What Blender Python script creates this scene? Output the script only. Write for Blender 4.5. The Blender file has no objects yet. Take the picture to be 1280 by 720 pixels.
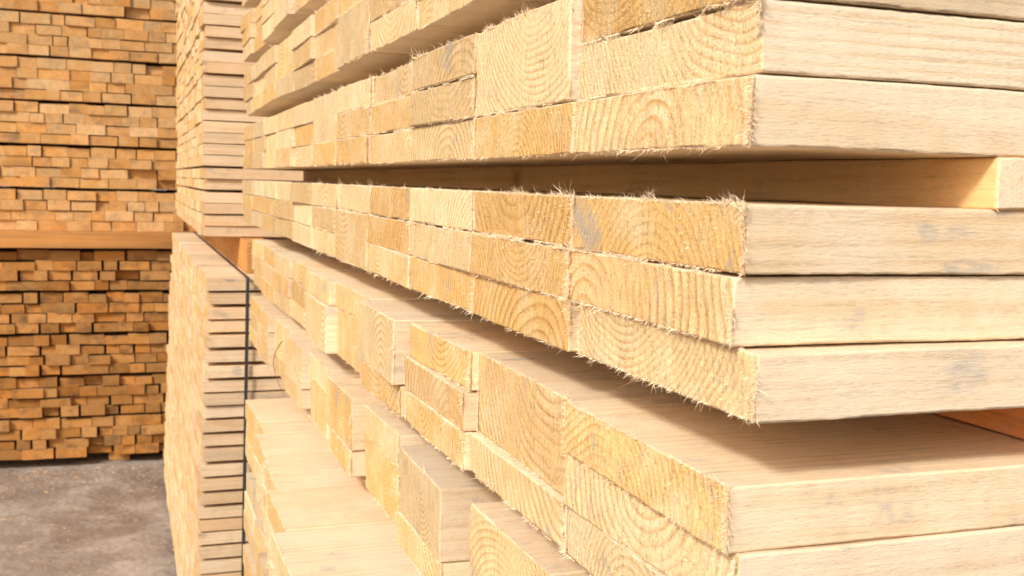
import bpy, math, random
from mathutils import Vector, Matrix, noise

random.seed(11)
scene = bpy.context.scene
H = 1.445            # height of the camera reference level over the ground
T = 0.0324           # board thickness
W = 0.200            # board width

# ------------------------------------------------------------------ materials
class NT:
    def __init__(s, name):
        s.m = bpy.data.materials.new(name); s.m.use_nodes = True
        s.t = s.m.node_tree; s.t.nodes.clear()
        s.out = s.t.nodes.new('ShaderNodeOutputMaterial')
        s.b = s.t.nodes.new('ShaderNodeBsdfPrincipled')
        s.t.links.new(s.b.outputs[0], s.out.inputs[0])
    def put(s, inp, v):
        if isinstance(v, bpy.types.NodeSocket): s.t.links.new(v, inp)
        else: inp.default_value = v
    def attr(s, n):
        a = s.t.nodes.new('ShaderNodeAttribute'); a.attribute_name = n
        return a.outputs['Vector']
    def math(s, op, a, b=0.0, c=None, clamp=False):
        n = s.t.nodes.new('ShaderNodeMath'); n.operation = op; n.use_clamp = clamp
        s.put(n.inputs[0], a); s.put(n.inputs[1], b)
        if c is not None: s.put(n.inputs[2], c)
        return n.outputs[0]
    def vm(s, op, a, b=(0, 0, 0)):
        n = s.t.nodes.new('ShaderNodeVectorMath'); n.operation = op
        s.put(n.inputs[0], a); s.put(n.inputs[1], b)
        return n.outputs['Value'] if op == 'LENGTH' else n.outputs[0]
    def sep(s, v):
        n = s.t.nodes.new('ShaderNodeSeparateXYZ'); s.put(n.inputs[0], v); return n.outputs
    def noise(s, v, sc, det=2.0, rough=0.55):
        n = s.t.nodes.new('ShaderNodeTexNoise'); s.put(n.inputs['Vector'], v)
        n.inputs['Scale'].default_value = sc; n.inputs['Detail'].default_value = det
        n.inputs['Roughness'].default_value = rough
        return n.outputs[0]
    def ramp(s, f, stops):
        n = s.t.nodes.new('ShaderNodeValToRGB'); s.put(n.inputs[0], f)
        e = n.color_ramp.elements
        while len(e) < len(stops): e.new(0.5)
        for i, (p, c) in enumerate(stops):
            e[i].position = p
            e[i].color = (c, c, c, 1) if isinstance(c, (int, float)) else (*c, 1)
        return n.outputs[0]
    def mix(s, f, a, b, bt='MIX'):
        n = s.t.nodes.new('ShaderNodeMix'); n.data_type = 'RGBA'; n.blend_type = bt
        s.put(n.inputs['Factor'], f)
        for k, v in ((6, a), (7, b)):
            s.put(n.inputs[k], (*v, 1) if isinstance(v, tuple) else v)
        return n.outputs[2]
    def gray(s, v):
        n = s.t.nodes.new('ShaderNodeCombineColor')
        for i in range(3): s.put(n.inputs[i], v)
        return n.outputs[0]
    def bump(s, h, dist, strength=1.0, prev=None):
        n = s.t.nodes.new('ShaderNodeBump'); s.put(n.inputs['Height'], h)
        n.inputs['Distance'].default_value = dist; n.inputs['Strength'].default_value = strength
        if prev is not None: s.t.links.new(prev, n.inputs['Normal'])
        return n.outputs[0]

def wood(name, end, cols=None):
    k = NT(name)
    co = k.attr('wood_co'); tn = k.sep(k.attr('tone'))
    br, we, rb = tn[0], tn[1], tn[2]
    rb2 = k.math('FRACT', k.math('MULTIPLY', rb, 7.13))
    rb3 = k.math('FRACT', k.math('MULTIPLY', rb, 23.7))
    st = k.vm('MULTIPLY', co, (0.10, 1, 1))
    n1 = k.noise(st, 9, 2.0, 0.45)
    r = k.vm('LENGTH', k.vm('MULTIPLY', co, (0, 1, 1)))
    r = k.math('ADD', r, k.math('MULTIPLY', k.math('SUBTRACT', n1, 0.5), 0.030))
    vor = k.t.nodes.new('ShaderNodeTexVoronoi'); vor.inputs['Scale'].default_value = 7.0 if not end else 6.0
    k.put(vor.inputs['Vector'], k.vm('MULTIPLY', co, (0.8, 1.0, 0.9)))
    kd = vor.outputs['Distance']
    knot = k.ramp(kd, [(0.0, 1.0), (0.045, 0.9), (0.075, 0.3), (0.14, 0.0)])
    r = k.math('ADD', r, k.math('MULTIPLY', knot, 0.012))
    sp = k.math('MULTIPLY_ADD', rb3, 0.0050, 0.0045)
    ph = k.math('DIVIDE', r, sp)
    fr = k.math('FRACT', ph)
    ring = k.ramp(fr, [(0.0, 0.22), (0.08, 0.03), (0.38, 0.06), (0.64, 0.42), (0.82, 1.0), (0.92, 0.90), (1.0, 0.22)])
    big = k.noise(st, 16, 3, 0.6)
    amp = k.ramp(big, [(0.34, 0.22), (0.56, 1.0)])
    ring = k.math('MULTIPLY', ring, amp)
    if end:
        early = k.mix(k.ramp(rb2, [(.12, 0.0), (.80, 1.0)]), (0.85, 0.53, 0.20), (0.90, 0.68, 0.38))
        late = k.mix(rb2, (0.58, 0.27, 0.065), (0.66, 0.36, 0.12))
        pale = (0.93, 0.76, 0.48)
        rk = k.math('MULTIPLY_ADD', rb3, 0.25, 0.70)
    else:
        early = k.mix(rb2, (0.86, 0.655, 0.41), (0.89, 0.73, 0.52))
        late = (0.73, 0.49, 0.26); pale = (0.91, 0.775, 0.575)
        rk = 0.55
    if cols: early, late, pale = cols
    c = k.mix(k.math('MULTIPLY', ring, rk), early, late)
    pn = k.noise(co, 15, 4, 0.7)
    patch = k.ramp(pn, [(0.47, 0.0), (0.64, 1.0)])
    c = k.mix(k.math('MULTIPLY', patch, 0.42 if end else 0.5), c, pale)
    warm = k.math('MULTIPLY', k.ramp(big, [(0.44, 1.0), (0.56, 0.0)]), k.ramp(rb3, [(0.35, 0.10), (0.9, 1.0)]))
    c = k.mix(k.math('MULTIPLY', warm, 0.38 if end else 0.10), c, (0.76, 0.39, 0.11))
    c = k.mix(k.math('MULTIPLY', knot, 0.75), c, (0.52, 0.24, 0.08))
    if end:
        saw = k.noise(k.vm('MULTIPLY', co, (30, 300, 70)), 1.0, 2, 0.6)
        fuzz = k.noise(co, 520, 3, 0.8)
        sh = k.math('ADD', k.math('MULTIPLY', saw, 0.35), k.math('MULTIPLY', fuzz, 0.65))
        c = k.mix(1.0, c, k.gray(k.ramp(sh, [(0.38, 0.68), (0.49, 1.0), (0.62, 1.15)])), 'MULTIPLY')
        gs = k.math('MULTIPLY', k.ramp(pn, [(0.33, 1.0), (0.42, 0.0)]), 0.6)
        gs = k.math('MULTIPLY', gs, k.ramp(rb, [(.35, .25), (.7, 1.0)]))
        c = k.mix(gs, c, (0.36, 0.37, 0.36))
        h = k.math('ADD', k.math('MULTIPLY', saw, 0.5), k.math('MULTIPLY', fuzz, 0.9))
        nrm = k.bump(h, 0.0015, 0.9)
    else:
        saw = k.noise(k.vm('MULTIPLY', co, (260, 14, 14)), 1.0, 1, 0.5)
        fib = k.noise(k.vm('MULTIPLY', co, (11, 330, 330)), 1.0, 4, 0.72)
        fz = k.noise(k.vm('MULTIPLY', co, (190, 900, 900)), 1.0, 3, 0.75)
        sawamt = k.math('MULTIPLY', k.ramp(big, [(0.44, 0.0), (0.56, 1.0)]), k.ramp(rb2, [(.3, .05), (.6, .4)]))
        sw = k.math('MULTIPLY', saw, sawamt)
        sh = k.math('ADD', k.math('MULTIPLY', fz, 0.45), k.math('MULTIPLY', fib, 0.55))
        c = k.mix(1.0, c, k.gray(k.ramp(sh, [(0.36, 0.80), (0.48, 1.0), (0.62, 1.05)])), 'MULTIPLY')
        md = k.noise(k.vm('MULTIPLY', co, (14, 85, 85)), 1.0, 5, 0.75)
        mz = k.math('MULTIPLY', k.ramp(pn, [(0.35, 1.0), (0.45, 0.0)]), k.ramp(rb, [(.2, .3), (.5, 1.0)]))
        mm = k.math('MULTIPLY', k.ramp(md, [(0.45, 0.0), (0.58, 1.0)]), mz)
        c = k.mix(k.math('MULTIPLY', mm, 0.65), c, (0.36, 0.37, 0.37))
        spk = k.ramp(md, [(0.27, 1.0), (0.33, 0.0)])
        c = k.mix(k.math('MULTIPLY', spk, 0.6), c, (0.56, 0.32, 0.14))
        h = k.math('ADD', k.math('MULTIPLY', sw, 0.8), k.math('MULTIPLY', fib, 0.5))
        h = k.math('ADD', h, k.math('MULTIPLY', fz, 0.6))
        nrm = k.bump(h, 0.0009, 0.9)
    # weathered timber
    wc = k.mix(1.0, c, (0.86, 0.60, 0.36), 'MULTIPLY')
    dk = k.ramp(k.noise(k.vm('MULTIPLY', co, (1, 14, 22)), 1.0, 3), [(0.50, 0.0), (0.72, 1.0)])
    wc = k.mix(k.math('MULTIPLY', dk, 0.65), wc, (0.15, 0.09, 0.055))
    c = k.mix(we, c, wc)
    c = k.mix(1.0, c, k.gray(k.math('MULTIPLY_ADD', br, 0.28, 0.78)), 'MULTIPLY')
    k.put(k.b.inputs['Base Color'], c)
    k.b.inputs['Roughness'].default_value = 0.85
    k.b.inputs['Specular IOR Level'].default_value = 0.15
    k.t.links.new(nrm, k.b.inputs['Normal'])
    return k.m

M_END = wood('pine_end_grain', True)
M_SIDE = wood('pine_long_grain', False)
M_GOLD = wood('golden_stick_wood', False, ((0.94, 0.61, 0.28), (0.74, 0.38, 0.13), (0.94, 0.67, 0.35)))
M_RED = wood('reddish_stick_wood', False, ((0.92, 0.34, 0.10), (0.66, 0.20, 0.05), (0.92, 0.42, 0.15)))

def simple(name, col, rough=0.6, metal=0.0, sc=60):
    k = NT(name)
    tc = k.t.nodes.new('ShaderNodeTexCoord').outputs['Object']
    n = k.noise(tc, sc, 4)
    c = k.mix(n, tuple(x * 0.7 for x in col), tuple(min(1, x * 1.25) for x in col))
    k.put(k.b.inputs['Base Color'], c)
    k.b.inputs['Roughness'].default_value = rough; k.b.inputs['Metallic'].default_value = metal
    return k.m

# ------------------------------------------------------------------ mesh tools
class Buf:
    def __init__(s): s.v = []; s.f = []; s.mi = []; s.co = []; s.tn = []; s.sm = []
    def obj(s, name, side=None, end=None):
        me = bpy.data.meshes.new(name)
        me.from_pydata(s.v, [], s.f)
        me.polygons.foreach_set('material_index', s.mi)
        if s.sm: me.polygons.foreach_set('use_smooth', s.sm)
        a = me.attributes.new('wood_co', 'FLOAT_VECTOR', 'POINT')
        a.data.foreach_set('vector', [x for c in s.co for x in c])
        a = me.attributes.new('tone', 'FLOAT_VECTOR', 'POINT')
        a.data.foreach_set('vector', [x for c in s.tn for x in c])
        me.materials.append(end or M_END); me.materials.append(side or M_SIDE)
        me.update()
        o = bpy.data.objects.new(name, me)
        scene.collection.objects.link(o)
        return o

def lin(a, b, n): return [a + (b - a) * i / n for i in range(n + 1)]

LOD = {  # ny, nz, dense step, dense length
    0: (100, 16, 0.0035, 0.20), 1: (40, 7, 0.012, 0.10), 2: (10, 3, 0.03, 0.03), 3: (1, 1, 0, 0)}

def make_board(buf, L, w, t, lod, rng, weather=0.0, bright=None, mat=None, pith=None, splint=1.0, rb=None):
    """x: length (end face at x=0), y: width, z: thickness"""
    ny, nz, step, dl = LOD[lod]
    e = 0.0007
    if lod < 3:
        ys = [0, e] + lin(e * 2.2, w - e * 2.2, ny) + [w - e, w]
        zs = [0, e] + lin(e * 2.2, t - e * 2.2, nz) + [t - e, t]
        xs = [0, e, e * 2.2]
        x = e * 2.2
        while x < dl: x += step; xs.append(x)
        xs += [dl + 0.03, dl + 0.07, dl + 0.15, dl + 0.3, L * 0.6, L - e, L]
    else:
        ys = [0, w]; zs = [0, t]; xs = [0, L]
    xs = sorted(set(xs))
    if pith is None:
        cy = rng.uniform(-0.25, 1.25) * w
        cz = rng.choice([rng.uniform(-0.06, -0.01), rng.uniform(-0.02, t + .02), rng.uniform(t + .01, t + 0.06)])
    else: cy, cz = pith
    ox = rng.uniform(0, 60); tl = rng.uniform(-0.012, 0.012); tl2 = rng.uniform(-0.006, 0.006)
    b = rng.random() if bright is None else bright
    tone = (b, weather, rng.random() if rb is None else rb)
    S = Vector((rng.uniform(0, 500), rng.uniform(0, 500), rng.uniform(0, 500)))
    dish = rng.uniform(-0.0015, 0.0015); skew = rng.uniform(-0.004, 0.004); skz = rng.uniform(-0.002, 0.002)
    if lod == 3: skew *= .25
    ends = rng.uniform(0.5, 1.3)
    smooth = lod < 2
    def P(x, y, z):
        p = Vector((x, y, z))
        if lod < 3:
            q = p + S
            a = noise.noise(q * 14); c2 = noise.noise(q * 9 + Vector((7, 3, 1)))
            yy = y + a * 0.0010; zz = z + c2 * 0.0010 + dish * math.sin(math.pi * y / w) * 0.5
            xx = x
            if lod == 0:
                zz += noise.noise(q * 110) * 0.00022; yy += noise.noise(q * 120) * 0.00022
            if x < 0.004:
                f = 1 - x / 0.004
                xx += f * ends * (noise.noise(Vector((q.x, q.y * 45, q.z * 45))) * 0.0010
                           + (noise.noise(Vector((q.x, q.y * 200, q.z * 120))) * 0.00035 if lod < 1 else 0))
                xx += f * (skew * (y / w - 0.5) + skz * (z / t - 0.5))
            dy = min(y, w - y); dz = min(z, t - z); dx = min(x, L - x)
            cnt = (dy < 1e-6) + (dz < 1e-6) + (dx < 1e-6)
            if cnt > 1:
                am = 0.00015 + 0.0011 * abs(noise.noise(q * 170)) + 0.0012 * max(0, noise.noise(q * 45))
                if cnt > 2: am += .0008
                if dy < 1e-6: yy += am if y < w / 2 else -am
                if dz < 1e-6: zz += am if z < t / 2 else -am
                if dx < 1e-6: xx += am if x < L / 2 else -am
            p = Vector((xx, yy, zz))
        else:
            if x < L / 2: p.x += skew * 2 * (y / w - 0.5)
        return mat @ p if mat is not None else p
    def C(x, y, z): return (x + ox, y - cy + tl * x, z - cz + tl2 * x)
    def grid(us, vs, fn, mi, flip):
        base = len(buf.v); nv = len(vs)
        for u in us:
            for v in vs:
                q = fn(u, v)
                buf.v.append(tuple(P(*q))); buf.co.append(C(*q)); buf.tn.append(tone)
        for i in range(len(us) - 1):
            for j in range(nv - 1):
                a = base + i * nv + j
                f = (a, a + nv, a + nv + 1, a + 1)
                buf.f.append(f[::-1] if flip else f); buf.mi.append(mi); buf.sm.append(smooth)
    grid(ys, zs, lambda y, z: (0, y, z), 0, True)
    cys = ys if lod == 3 else [0, e, w / 2, w - e, w]
    czs = zs if lod == 3 else [0, e, t - e, t]
    grid(cys, czs, lambda y, z: (L, y, z), 0, False)
    grid(xs, ys, lambda x, y: (x, y, t), 1, False)
    grid(xs, ys, lambda x, y: (x, y, 0), 1, True)
    grid(xs, zs, lambda x, z: (x, 0, z), 1, False)
    grid(xs, zs, lambda x, z: (x, w, z), 1, True)
    # torn fibres round the sawn end
    ns = {0: 3000, 1: 1000, 2: 90, 3: 0}[lod]
    ns = int(ns * splint * rng.uniform(0.6, 1.4))
    for i in range(ns):
        k = rng.random()
        if k < 0.34: y, z, d = rng.uniform(0, w), t, Vector((-0.7, 0, 0.9))
        elif k < 0.52: y, z, d = rng.uniform(0, w), 0, Vector((-0.9, 0, -0.8))
        elif k < 0.78: y, z, d = 0, rng.uniform(0, t), Vector((-0.9, -0.8, 0))
        elif k < 0.86: y, z, d = w, rng.uniform(0, t), Vector((-0.9, 0.3, 0))
        else: y, z, d = rng.uniform(0, w), rng.uniform(0, t), Vector((-0.7, -0.3, -0.3))
        dens = noise.noise(Vector((y * 45, z * 45, S.x)))
        if dens < -0.18 and k < .78: continue
        ln = (min(0.012, rng.expovariate(1 / 0.0016)) + 0.0006) * (0.65 + 1.2 * max(dens, 0))
        if k >= 0.86: ln *= 0.4
        wd = rng.uniform(0.00010, 0.00036) * (1 if lod == 0 else 1.4)
        d = (d + Vector((rng.gauss(0, .35), rng.gauss(0, .7), rng.gauss(0, .45)))).normalized()
        s = d.orthogonal().normalized(); s2 = d.cross(s) * .5
        o = Vector((0.0006, min(max(y, 0.0006), w - 0.0006), min(max(z, 0.0006), t - 0.0006)))
        if k >= .86: o.x = 0.0
        bend = Vector((rng.gauss(0, .3), rng.gauss(0, .4), rng.gauss(0, .4))) * ln
        base = len(buf.v)
        pts = [o + s * wd, o - s * wd * .5 + s2 * wd * .87, o - s * wd * .5 - s2 * wd * .87]
        mid = o + d * ln * 0.55
        pts += [mid + s * wd * .7, mid - s * wd * .35 + s2 * wd * .6, mid - s * wd * .35 - s2 * wd * .6]
        pts += [o + d * ln + bend]
        c = C(0, o.y, o.z)
        for p in pts:
            buf.v.append(tuple(mat @ p if mat is not None else p)); buf.co.append(c); buf.tn.append((1.1, weather, .12))
        for j in range(3):
            j2 = (j + 1) % 3
            buf.f.append((base + j, base + j2, base + 3 + j2, base + 3 + j)); buf.mi.append(1); buf.sm.append(False)
            buf.f.append((base + 3 + j, base + 3 + j2, base + 6)); buf.mi.append(1); buf.sm.append(False)

NB = [0]
def board_obj(loc, yaw, L, w, t, lod, rng, label, pitch=0.0, group="boards stacked in the lumber piles", name='lumber_board', cat='wooden board', rz=0.0, **kw):
    bf = Buf(); make_board(bf, L, w, t, lod, rng, **kw)
    o = bf.obj(name)
    o.location = loc; o.rotation_euler = (rz, pitch, yaw)
    o['label'] = label; o['category'] = cat; o['group'] = group
    NB[0] += 1
    return o

LBL = "rough sawn pale pine board stacked flat in a lumber pile"
stuff = Buf()     # the boards beyond the 300 individual ones

# ------------------------------------------------------------------ main pile
PL = 2.4
def pile_layer(z0, cols, yend, xj, single, rng, specs=None, near=2, x0=0.0, skew=0.0, y0=0.0, wfn=None, rows=3, gw=0.0, brt=None):
    """columns of boards side by side along +Y"""
    y = y0; c = 0
    while c < cols:
        w = (W if wfn is None else wfn(c)) - 0.0022 - gw + rng.uniform(-0.0018, 0.0012)
        cx = rng.uniform(-xj, xj) * 0.6
        sp = (specs or {}).get(c, {})
        pat = sp.get('pat', [1] * rows)      # thickness units, bottom to top
        if 'fix' in sp: cx = 0
        z = z0; ri = 0
        for n in pat:
            t = T * n - 0.0011
            jx = 0 if 'fix' in sp else rng.uniform(-xj, xj) * 0.6
            x = x0 + cx + jx + sp.get('dx', 0) + skew * (y - y0)
            dx = sp.get('dxs', {}).get(ri, 0); dyy = sp.get('dys', {}).get(ri, 0)
            yaw = rng.uniform(-0.004, 0.004)
            lod = 0 if c < near else (1 if c < 6 else 2)
            yy = y + rng.uniform(-0.0015, 0.0015) + dyy
            ww = w + sp.get('dw', 0)
            if single:
                lbl = sp.get('labels', {}).get(ri, LBL)
                br = sp.get('br', {}).get(ri, brt)
                board_obj((x + dx, yy, z + H), yaw, PL + rng.uniform(-.01, .01), ww, t, lod, rng, lbl, pith=sp.get('pith', {}).get(ri), bright=br,
                          rb=sp.get('rb', {}).get(ri))
            else:
                m = Matrix.Translation((x + dx, yy, z + H)) @ Matrix.Rotation(yaw, 4, 'Z')
                make_board(stuff, PL, ww, t, 3, rng, mat=m)
            z += T * n; ri += 1
        y += w + 0.0022 + gw; c += 1

R = random.Random(5)
pile_layer(0.520, 11, 2.2, 0.006, False, R)
pile_layer(0.396, 11, 2.2, 0.006, False, R)
pile_layer(0.272, 11, 2.2, 0.007, True, R, near=0)
pile_layer(0.148, 11, 2.2, 0.007, True, R, near=0,
           specs={4: {'pat': [2, 1]}, 7: {'pat': [1, 2]}})
pile_layer(0.0248, 11, 2.2, 0.005, True, R,
           specs={0: {'fix': 1, 'pith': {0: (0.10, -0.006), 1: (0.02, 0.07), 2: (0.15, 0.08)}, 'dxs': {0: 0.0, 1: 0.002}, 'br': {0: .75, 1: .8}, 'rb': {0: .12, 1: .13, 2: .3}},
                  1: {'pat': [1, 2], 'dys': {1: 0.006}, 'pith': {1: (0.06, 0.105), 0: (0.10, -0.02)}, 'br': {1: .9}, 'rb': {1: .26},
                      'labels': {1: "thick pine plank with clear growth rings stacked on thinner boards"}},
                  5: {'pat': [1, 2]}, 8: {'pat': [2, 1]}})
pile_layer(-0.0972, 11, 2.2, 0.0045, True, R,
           specs={0: {'fix': 1, 'dys': {2: 0.001, 1: 0.006, 0: -0.006}, 'dxs': {2: 0.0, 1: -0.002, 0: 0.003}, 'br': {2: .55, 1: .8, 0: .7},
                      'pith': {2: (0.09, -0.034), 1: (0.17, -0.012), 0: (0.14, 0.080)}, 'rb': {2: .72, 1: .50, 0: .38}},
                  1: {'pith': {2: (0.11, 0.062), 1: (0.10, 0.060), 0: (0.05, -0.04)}, 'br': {2: .35, 1: .3, 0: .5}, 'rb': {2: .58, 1: .72}},
                  2: {'br': {2: 1.0}, 'rb': {2: .27}},
                  4: {'pat': [2, 1]}})
pile_layer(-0.2252, 10, 2.0, 0.006, True, R,
           specs={0: {'fix': 1, 'pith': {2: (0.14, -0.04), 1: (0.09, 0.05), 0: (0.1, -0.01)}, 'dxs': {2: -0.001, 1: 0.002}, 'dys': {2: .003, 1: .000}, 'rb': {2: .6, 1: .40}, 'br': {2: .9, 1: .7}},
                  1: {'pat': [1, 2], 'dx': .002}, 2: {'dw': -.012, 'dx': -.006}, 3: {'pat': [1, 2], 'dw': -.018, 'dx': -.010}, 4: {'pat': [2, 1], 'dx': .002}, 5: {'pat': [2, 1], 'dw': -.012, 'dx': -.009}, 7: {'dw': -.014, 'dx': -.006}})
pile_layer(-0.3482, 10, 2.0, 0.003, True, R, near=1,
           specs={c: {'pat': p, 'dw': -d, 'dx': x, 'dys': {i: d for i in range(3)}} for c, p, d, x in
                  [(0, [1, 2], .034, .010), (1, [1, 2], .034, .004), (2, [1, 2], .042, -.006), (3, [2, 1], .040, .002), (4, [1, 2], .042, -.007),
                   (5, [2, 1], .036, -.002), (6, [1, 2], .040, -.009), (7, [1, 2], .034, -.001), (8, [2, 1], .034, -.008), (9, [1, 1, 1], .02, -.003)]})
# protruding lower pack, slightly skewed
ws5 = [0.17, 0.15, 0.19, 0.17, 0.16, 0.15, 0.155, 0.26, 0.18]
def low(z0, single, rows=3, n=8, jx=0.006):
    pile_layer(z0, n, 0, jx, single, R, near=0, x0=-0.144, skew=0.066, y0=0.06, wfn=lambda c: ws5[c], rows=rows, brt=None if not single else .75)
ZL = -0.4704
low(ZL, True, jx=0.004)
for i in range(1, 8):
    low(ZL - 0.128 * i, False, jx=0.008)

def stick(x, y0, y1, z0, z1, wd, rng, lbl, br=0.4, we=0.0, name='spacer_stick', grp="spacer sticks between board layers", side=None, end=None):
    bf = Buf()
    make_board(bf, y1 - y0, wd, z1 - z0, 1, rng, bright=br, weather=we, splint=0.15, rb=.12)
    o = bf.obj(name, side, end)
    o.rotation_euler = (0, 0, math.radians(90)); o.location = (x + wd, y0, z0 + H)
    o['label'] = lbl; o['category'] = 'wooden spacer'; o['group'] = grp
    return o
SL = "narrow rough pine stick lying crosswise between two board layers"
gaps = [(0.4932, 0.520, .14), (0.3692, 0.396, .10), (0.2452, 0.272, .08), (0.122, 0.148, .08), (0.0, 0.0248, 0.137),
        (-0.128, -0.0972, 0.211), (-0.251, -0.2252, .14), (-0.3732, -0.3482, .10)]
for a, b, x in gaps:
    red = x == .211
    stick(x, 0.0 if not red else -0.02, 2.18 if a > -.1 else 1.98, a + .0001 - .0009, b - .0003, 0.06, R,
          SL if not red else "reddish orange stick lying crosswise between two board layers", br=1.0, side=M_RED if red else M_GOLD, end=M_SIDE)
    stick(1.9, 0.0, 1.98, a - .0008, b - .0003, 0.06, R, SL, br=0.5)
for i in range(1, 8):
    z1 = ZL - 0.128 * (i - 1)
    for x in (0.1, 1.8):
        m = Matrix.Translation((x + .06, 0.06, z1 - .0308 + H)) @ Matrix.Rotation(math.radians(90), 4, 'Z')
        make_board(stuff, 1.40, 0.06, .0305, 3, R, mat=m)
zb = ZL - 0.128 * 7
for x in (0.15, 1.7):
    stick(x, 0.0, 1.5, -H + 0.002, zb, 0.09, R, "thick timber bearer on the concrete carrying a board pile", br=.3, name='timber_bearer', grp="timber bearers under the piles")

# ------------------------------------------------------------------ second pile
R2 = random.Random(21)
def stack2(ztop, zbot, xn, lean, y0, y1, pitch, bt, every, bev):
    z = ztop - bt; i = 0
    while z > zbot:
        f = (ztop - z)
        y = y0 + R2.uniform(-.006, .006)
        if (i // 4) % 2: y -= 0.008
        if i % 6 == 5: y += .006
        col = 0
        rx = R2.uniform(-.003, .003)
        gap = (pitch - bt) if (i % every == every - 1) else 0.0015
        if gap > .003: gap += R2.uniform(-.003, .003)
        while y < y1:
            w = R2.choice([0.10, 0.12, 0.14])
            x = xn - lean * f + rx + R2.uniform(-.003, .003)
            yaw = R2.uniform(-.001, .001)
            if col == 0:
                board_obj((x, y, z + H), yaw, 2.0, w - .001, bt, 2, R2, "pale thin pine board at the open side of a lumber pile", rz=0, weather=R2.uniform(.1, .5), bright=R2.uniform(.1, 1.0))
            else:
                m = Matrix.Translation((x, y, z + H)) @ Matrix.Rotation(yaw, 4, 'Z')
                make_board(stuff, 2.0, w - .002, bt + bev, 3, R2, mat=m, weather=0.12, bright=R2.uniform(.3, 1.0))
            y += w; col += 1
        if gap > .002:
            for sx in (0.14, 1.6):
                m = Matrix.Translation((sx + .05, y0 + .03, z - gap + bev + .0002 + H)) @ Matrix.Rotation(math.radians(90), 4, 'Z')
                make_board(stuff, y1 - y0 - .1, 0.05, max(.001, gap - bev - .0004), 3, R2, mat=m, weather=.3)
        z -= bt + gap; i += 1
    return z + bt + gap
zu = stack2(0.74, -0.165, -0.055, 0.0, 2.72, 4.40, 0.0345, 0.0290, 2, 0.0)
zl = stack2(-0.255, -1.40, -0.063, 0.035, 2.42, 4.70, 0.0365, 0.0292, 1, .003)
for x in (0.045, 1.5):
    stick(x, 2.55, 4.4, -0.2518, zu - .0028, 0.06, R2, "brown timber bearer between two packs of boards", br=.1, we=.9, name='timber_bearer', grp="timber bearers under the piles", side=M_GOLD)
stick(0.15, 2.45, 4.6, -H + .002, zl - .008, 0.09, R2, "brown timber bearer on the concrete under a pile", br=.2, we=.5, name='timber_bearer', grp="timber bearers under the piles")

M_STRAP = simple('dark_steel_strap', (0.07, 0.065, 0.06), 0.5, 0.4, 90)
def strap(x):
    me = bpy.data.meshes.new('packing_strap')
    y0 = 2.398; zt = -0.250; w = 0.009
    path = [(y0 - .002, -H + .03), (y0 - .001, -0.9), (y0, -0.6), (y0, zt - .006), (y0 + .004, zt + .0005), (y0 + .02, zt + .001), (4.8, zt + .001), (4.86, zt - .01), (4.865, -H + .03)]
    v = []; f = []
    for y, z in path:
        for dx in (0, w):
            v.append((x + dx + z * .012, y, z + H))
    for y, z in path:
        for dx in (0, w):
            v.append((x + dx + z * .012, y + .0012 if y < 3 else y - .0012, z - .0012 + H))
    n = len(path) * 2
    for i in range(len(path) - 1):
        a = i * 2
        f += [(a, a + 1, a + 3, a + 2), (n + a, n + a + 2, n + a + 3, n + a + 1), (a, a + 2, n + a + 2, n + a), (a + 1, n + a + 1, n + a + 3, a + 3)]
    me.from_pydata(v, [], f); me.materials.append(M_STRAP)
    o = bpy.data.objects.new('packing_strap', me); scene.collection.objects.link(o)
    o['label'] = "dark steel band wrapped round a pack of boards"; o['category'] = 'packing strap'
strap(0.031)

# ------------------------------------------------------------------ far pile of weathered timber
R3 = random.Random(33)
YF = 5.25
bat = []
def far_rows(z0, nl, chunky):
    z = z0
    for l in range(nl):
        lay = R3.uniform(-.012, .012)
        for r in range(4):
            x = -2.3 + R3.uniform(0, .1)
            while x < 0.6:
                if chunky:
                    w = R3.choice([.06, .07, .08, .10, .11, .14]); h = 0.0482 + R3.choice([0, 0, -.001, -.003, -.006, -.010])
                    g = R3.choice([.001, .002, .003, .006, .012])
                    dy = R3.gauss(0, .010) + (R3.uniform(.02, .06) if R3.random() < .04 else 0)
                else:
                    w = R3.choice([.06, .08, .09, .10, .11, .13]); h = 0.0482 + R3.choice([0, 0, 0, -.001, -.003, -.005])
                    g = R3.choice([.001, .001, .002, .003, .006])
                    dy = R3.gauss(0, .006) + (R3.uniform(.01, .05) if R3.random() < .02 else 0)
                bat.append((x, z, w, h, dy + lay, R3.random(), R3.uniform(-.015, .015)))
                x += w + g
            z += 0.0487
        z += 0.0129
    return z
z1 = far_rows(-1.395, 5, True)
beam_z = z1
z2 = far_rows(beam_z + 0.083, 8, False)
def vis(b): return -0.95 < b[0] < 0.02 and b[1] < 0.9
order = sorted([i for i, b in enumerate(bat) if vis(b)], key=lambda i: (bat[i][0] + .258) ** 2 + (bat[i][1]) ** 2)
ind = set(order[:300])
stuff2 = Buf()
for i, (x, z, w, h, dy, br, yw) in enumerate(bat):
    m = Matrix.Translation((x + w, YF + dy, z + H)) @ Matrix.Rotation(math.radians(90), 4, 'Z') @ Matrix.Rotation(yw, 4, 'X')
    lowr = z < beam_z
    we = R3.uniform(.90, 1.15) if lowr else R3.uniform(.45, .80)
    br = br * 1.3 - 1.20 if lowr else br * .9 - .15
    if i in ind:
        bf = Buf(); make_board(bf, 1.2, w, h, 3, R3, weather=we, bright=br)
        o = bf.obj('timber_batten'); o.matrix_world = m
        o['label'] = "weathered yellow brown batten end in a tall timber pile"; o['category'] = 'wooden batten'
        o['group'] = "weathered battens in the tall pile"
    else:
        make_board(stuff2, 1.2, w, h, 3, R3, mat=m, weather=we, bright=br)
o = stuff2.obj('timber_batten_pile'); o['kind'] = 'stuff'
o['label'] = "tall pile of weathered yellow brown battens with dark gaps"; o['category'] = 'timber pile'
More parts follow.
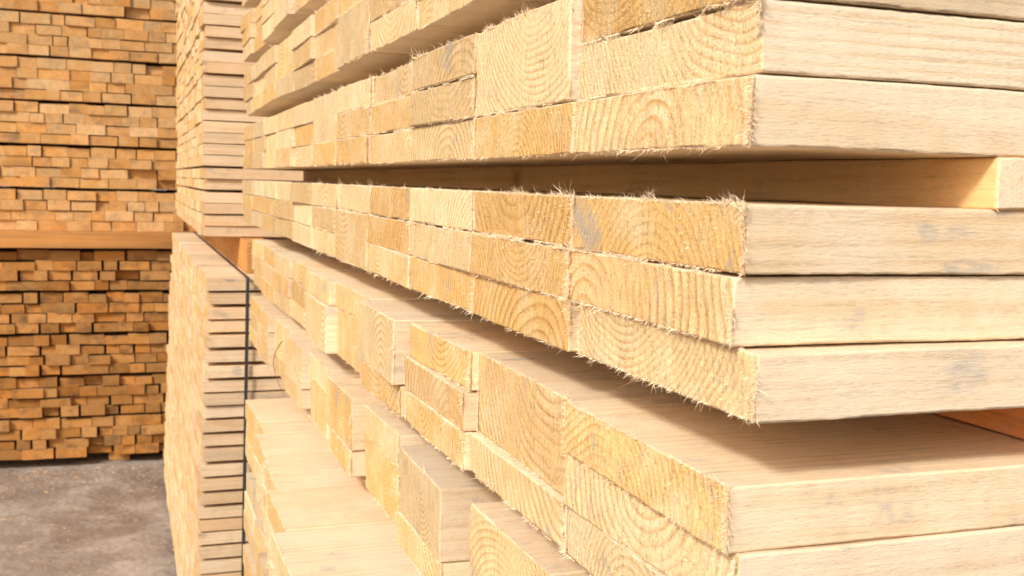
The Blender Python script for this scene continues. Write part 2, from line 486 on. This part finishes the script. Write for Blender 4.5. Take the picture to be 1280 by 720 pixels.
bf = Buf(); make_board(bf, 2.9, 0.10, 0.080, 1, R3, weather=.9, bright=-.2, splint=.1)
o = bf.obj('timber_beam', M_GOLD); o.location = (-2.3, YF - .06, beam_z + .001 + H)
o['label'] = "long orange brown timber beam between two batten packs"; o['category'] = 'timber beam'
for x in (-2.0, -1.2, -.35, .35):
    bf = Buf(); make_board(bf, 1.1, 0.10, 0.047, 2, R3, weather=1, bright=.1, splint=.1)
    o = bf.obj('timber_bearer'); o.rotation_euler = (0, 0, math.radians(90)); o.location = (x + .1, YF + .08, 0.002)
    o['label'] = "dark timber bearer on the concrete under a pile"; o['category'] = 'wooden spacer'; o['group'] = "timber bearers under the piles"

o = stuff.obj('lumber_board_pile'); o['kind'] = 'stuff'
o['label'] = "many more pale pine boards stacked flat in piles"; o['category'] = 'lumber pile'

# ------------------------------------------------------------------ hanging bark strip
cu = []
for i in range(15):
    u = i / 14
    cu.append(Vector((-0.026 - 0.010 * math.sin(u * 3.2), 1.31 + 0.03 * math.sin(u * 4.0), H - 0.252 - 0.085 * u)))
me = bpy.data.meshes.new('bark_strip'); v = []; f = []
for i, p in enumerate(cu):
    rr = 0.0011 * (1 - .6 * i / 14)
    for a in range(5):
        an = a * math.tau / 5
        v.append((p.x + rr * math.cos(an), p.y + rr * math.sin(an) * 1.6, p.z))
for i in range(14):
    for a in range(5):
        f.append((i * 5 + a, i * 5 + (a + 1) % 5, i * 5 + 5 + (a + 1) % 5, i * 5 + 5 + a))
me.from_pydata(v, [], f); me.materials.append(simple('bark_brown', (0.28, 0.12, 0.05), .8))
o = bpy.data.objects.new('bark_strip', me); scene.collection.objects.link(o)
o['label'] = "thin curled brown bark strip hanging from a board end"; o['category'] = 'bark strip'

# ------------------------------------------------------------------ ground
k = NT('yard_concrete')
tc = k.t.nodes.new('ShaderNodeTexCoord').outputs['Object']
c = k.mix(k.ramp(k.noise(tc, 1.8, 5, .6), [(.38, 0.0), (.62, 1.0)]), (0.29, 0.22, 0.165), (0.42, 0.35, 0.285))
c = k.mix(k.math('MULTIPLY', k.ramp(k.noise(tc, 5, 6, .7), [(.48, 0.0), (.60, 1.0)]), .65), c, (0.52, 0.445, 0.375))
c = k.mix(k.math('MULTIPLY', k.ramp(k.noise(tc, 3.2, 6, .75), [(.48, 0.0), (.60, 1.0)]), .55), c, (0.20, 0.145, 0.105))
c = k.mix(1.0, c, k.gray(k.ramp(k.noise(tc, 45, 6, .8), [(.3, .66), (.7, 1.16)])), 'MULTIPLY')
k.put(k.b.inputs['Base Color'], c); k.b.inputs['Roughness'].default_value = .85
hh = k.math('ADD', k.noise(tc, 20, 5, .6), k.math('MULTIPLY', k.noise(tc, 200, 3), .2))
k.t.links.new(k.bump(hh, .014, 1.0), k.b.inputs['Normal'])
me = bpy.data.meshes.new('ground')
me.from_pydata([(-600, -600, 0), (600, -600, 0), (600, 600, 0), (-600, 600, 0)], [], [(0, 1, 2, 3)])
me.materials.append(k.m)
o = bpy.data.objects.new('ground', me); scene.collection.objects.link(o); o['kind'] = 'structure'; o['label'] = 'dusty worn concrete yard'
bf = Buf()
for i in range(700):
    x = R3.uniform(-1.8, 0.0); y = R3.uniform(2.4, 5.6)
    if R3.random() < .7: y = 5.2 - abs(R3.gauss(0, .2))
    a = R3.uniform(0, 6.28); l = R3.uniform(.002, .012); w = R3.uniform(.001, .003)
    base = len(bf.v); hz = R3.uniform(.001, .003)
    for sx, sy, sz in ((-1, -1, .0005), (1, -1, hz), (1, 1, hz), (-1, 1, .0005), (0, 0, hz + .002)):
        bf.v.append((x + sx * l * math.cos(a) - sy * w * math.sin(a), y + sx * l * math.sin(a) + sy * w * math.cos(a), sz))
        bf.co.append((x, y, 0)); bf.tn.append((R3.random(), .7, R3.random()))
    for j in range(4): bf.f.append((base + j, base + (j + 1) % 4, base + 4)); bf.mi.append(1)
o = bf.obj('wood_chips'); o['kind'] = 'stuff'; o['label'] = 'small wood chips scattered on the concrete'; o['category'] = 'wood chips'

# ------------------------------------------------------------------ light
to_sun = Vector((-0.61, -0.50, 0.58)).normalized()
el = math.asin(to_sun.z); az = math.atan2(to_sun.x, to_sun.y)
w = bpy.data.worlds.new('World'); scene.world = w; w.use_nodes = True
nt = w.node_tree; bg = nt.nodes['Background']
sky = nt.nodes.new('ShaderNodeTexSky'); sky.sky_type = 'NISHITA'; sky.sun_disc = False
sky.sun_elevation = el; sky.sun_rotation = az % math.tau
sky.air_density = 0.75; sky.dust_density = 3.6; sky.ozone_density = 0.7
nt.links.new(sky.outputs[0], bg.inputs[0]); bg.inputs[1].default_value = 0.145
sd = bpy.data.lights.new('sun', 'SUN'); sd.energy = 2.9; sd.angle = math.radians(8); sd.color = (1.0, .975, .915)
so = bpy.data.objects.new('sun', sd); scene.collection.objects.link(so)
so.rotation_euler = (-to_sun).to_track_quat('-Z', 'Y').to_euler()

# ------------------------------------------------------------------ camera
A = Vector((-0.3345, 0.0985, -0.9375)).normalized()
B = Vector((0.9421, 0.0062, -0.3354)); B = (B - A * B.dot(A)).normalized()
Zv = B.cross(A)
cd = bpy.data.cameras.new('camera'); cam = bpy.data.objects.new('camera', cd); scene.collection.objects.link(cam)
M = Matrix((B, A, Zv)).to_4x4()
M.translation = Vector((-0.2579, -0.4141, 0.0048 + H))
cam.matrix_world = M
cd.sensor_width = 36; cd.lens = 38.0; cd.clip_start = .01; cd.clip_end = 2000
cd.dof.use_dof = True; cd.dof.focus_distance = 0.75; cd.dof.aperture_fstop = 22
scene.camera = cam
scene.view_settings.view_transform = 'Standard'; scene.view_settings.look = 'None'; scene.view_settings.exposure = 0
print('individual boards', NB[0], 'battens', len(ind), 'beam', beam_z)
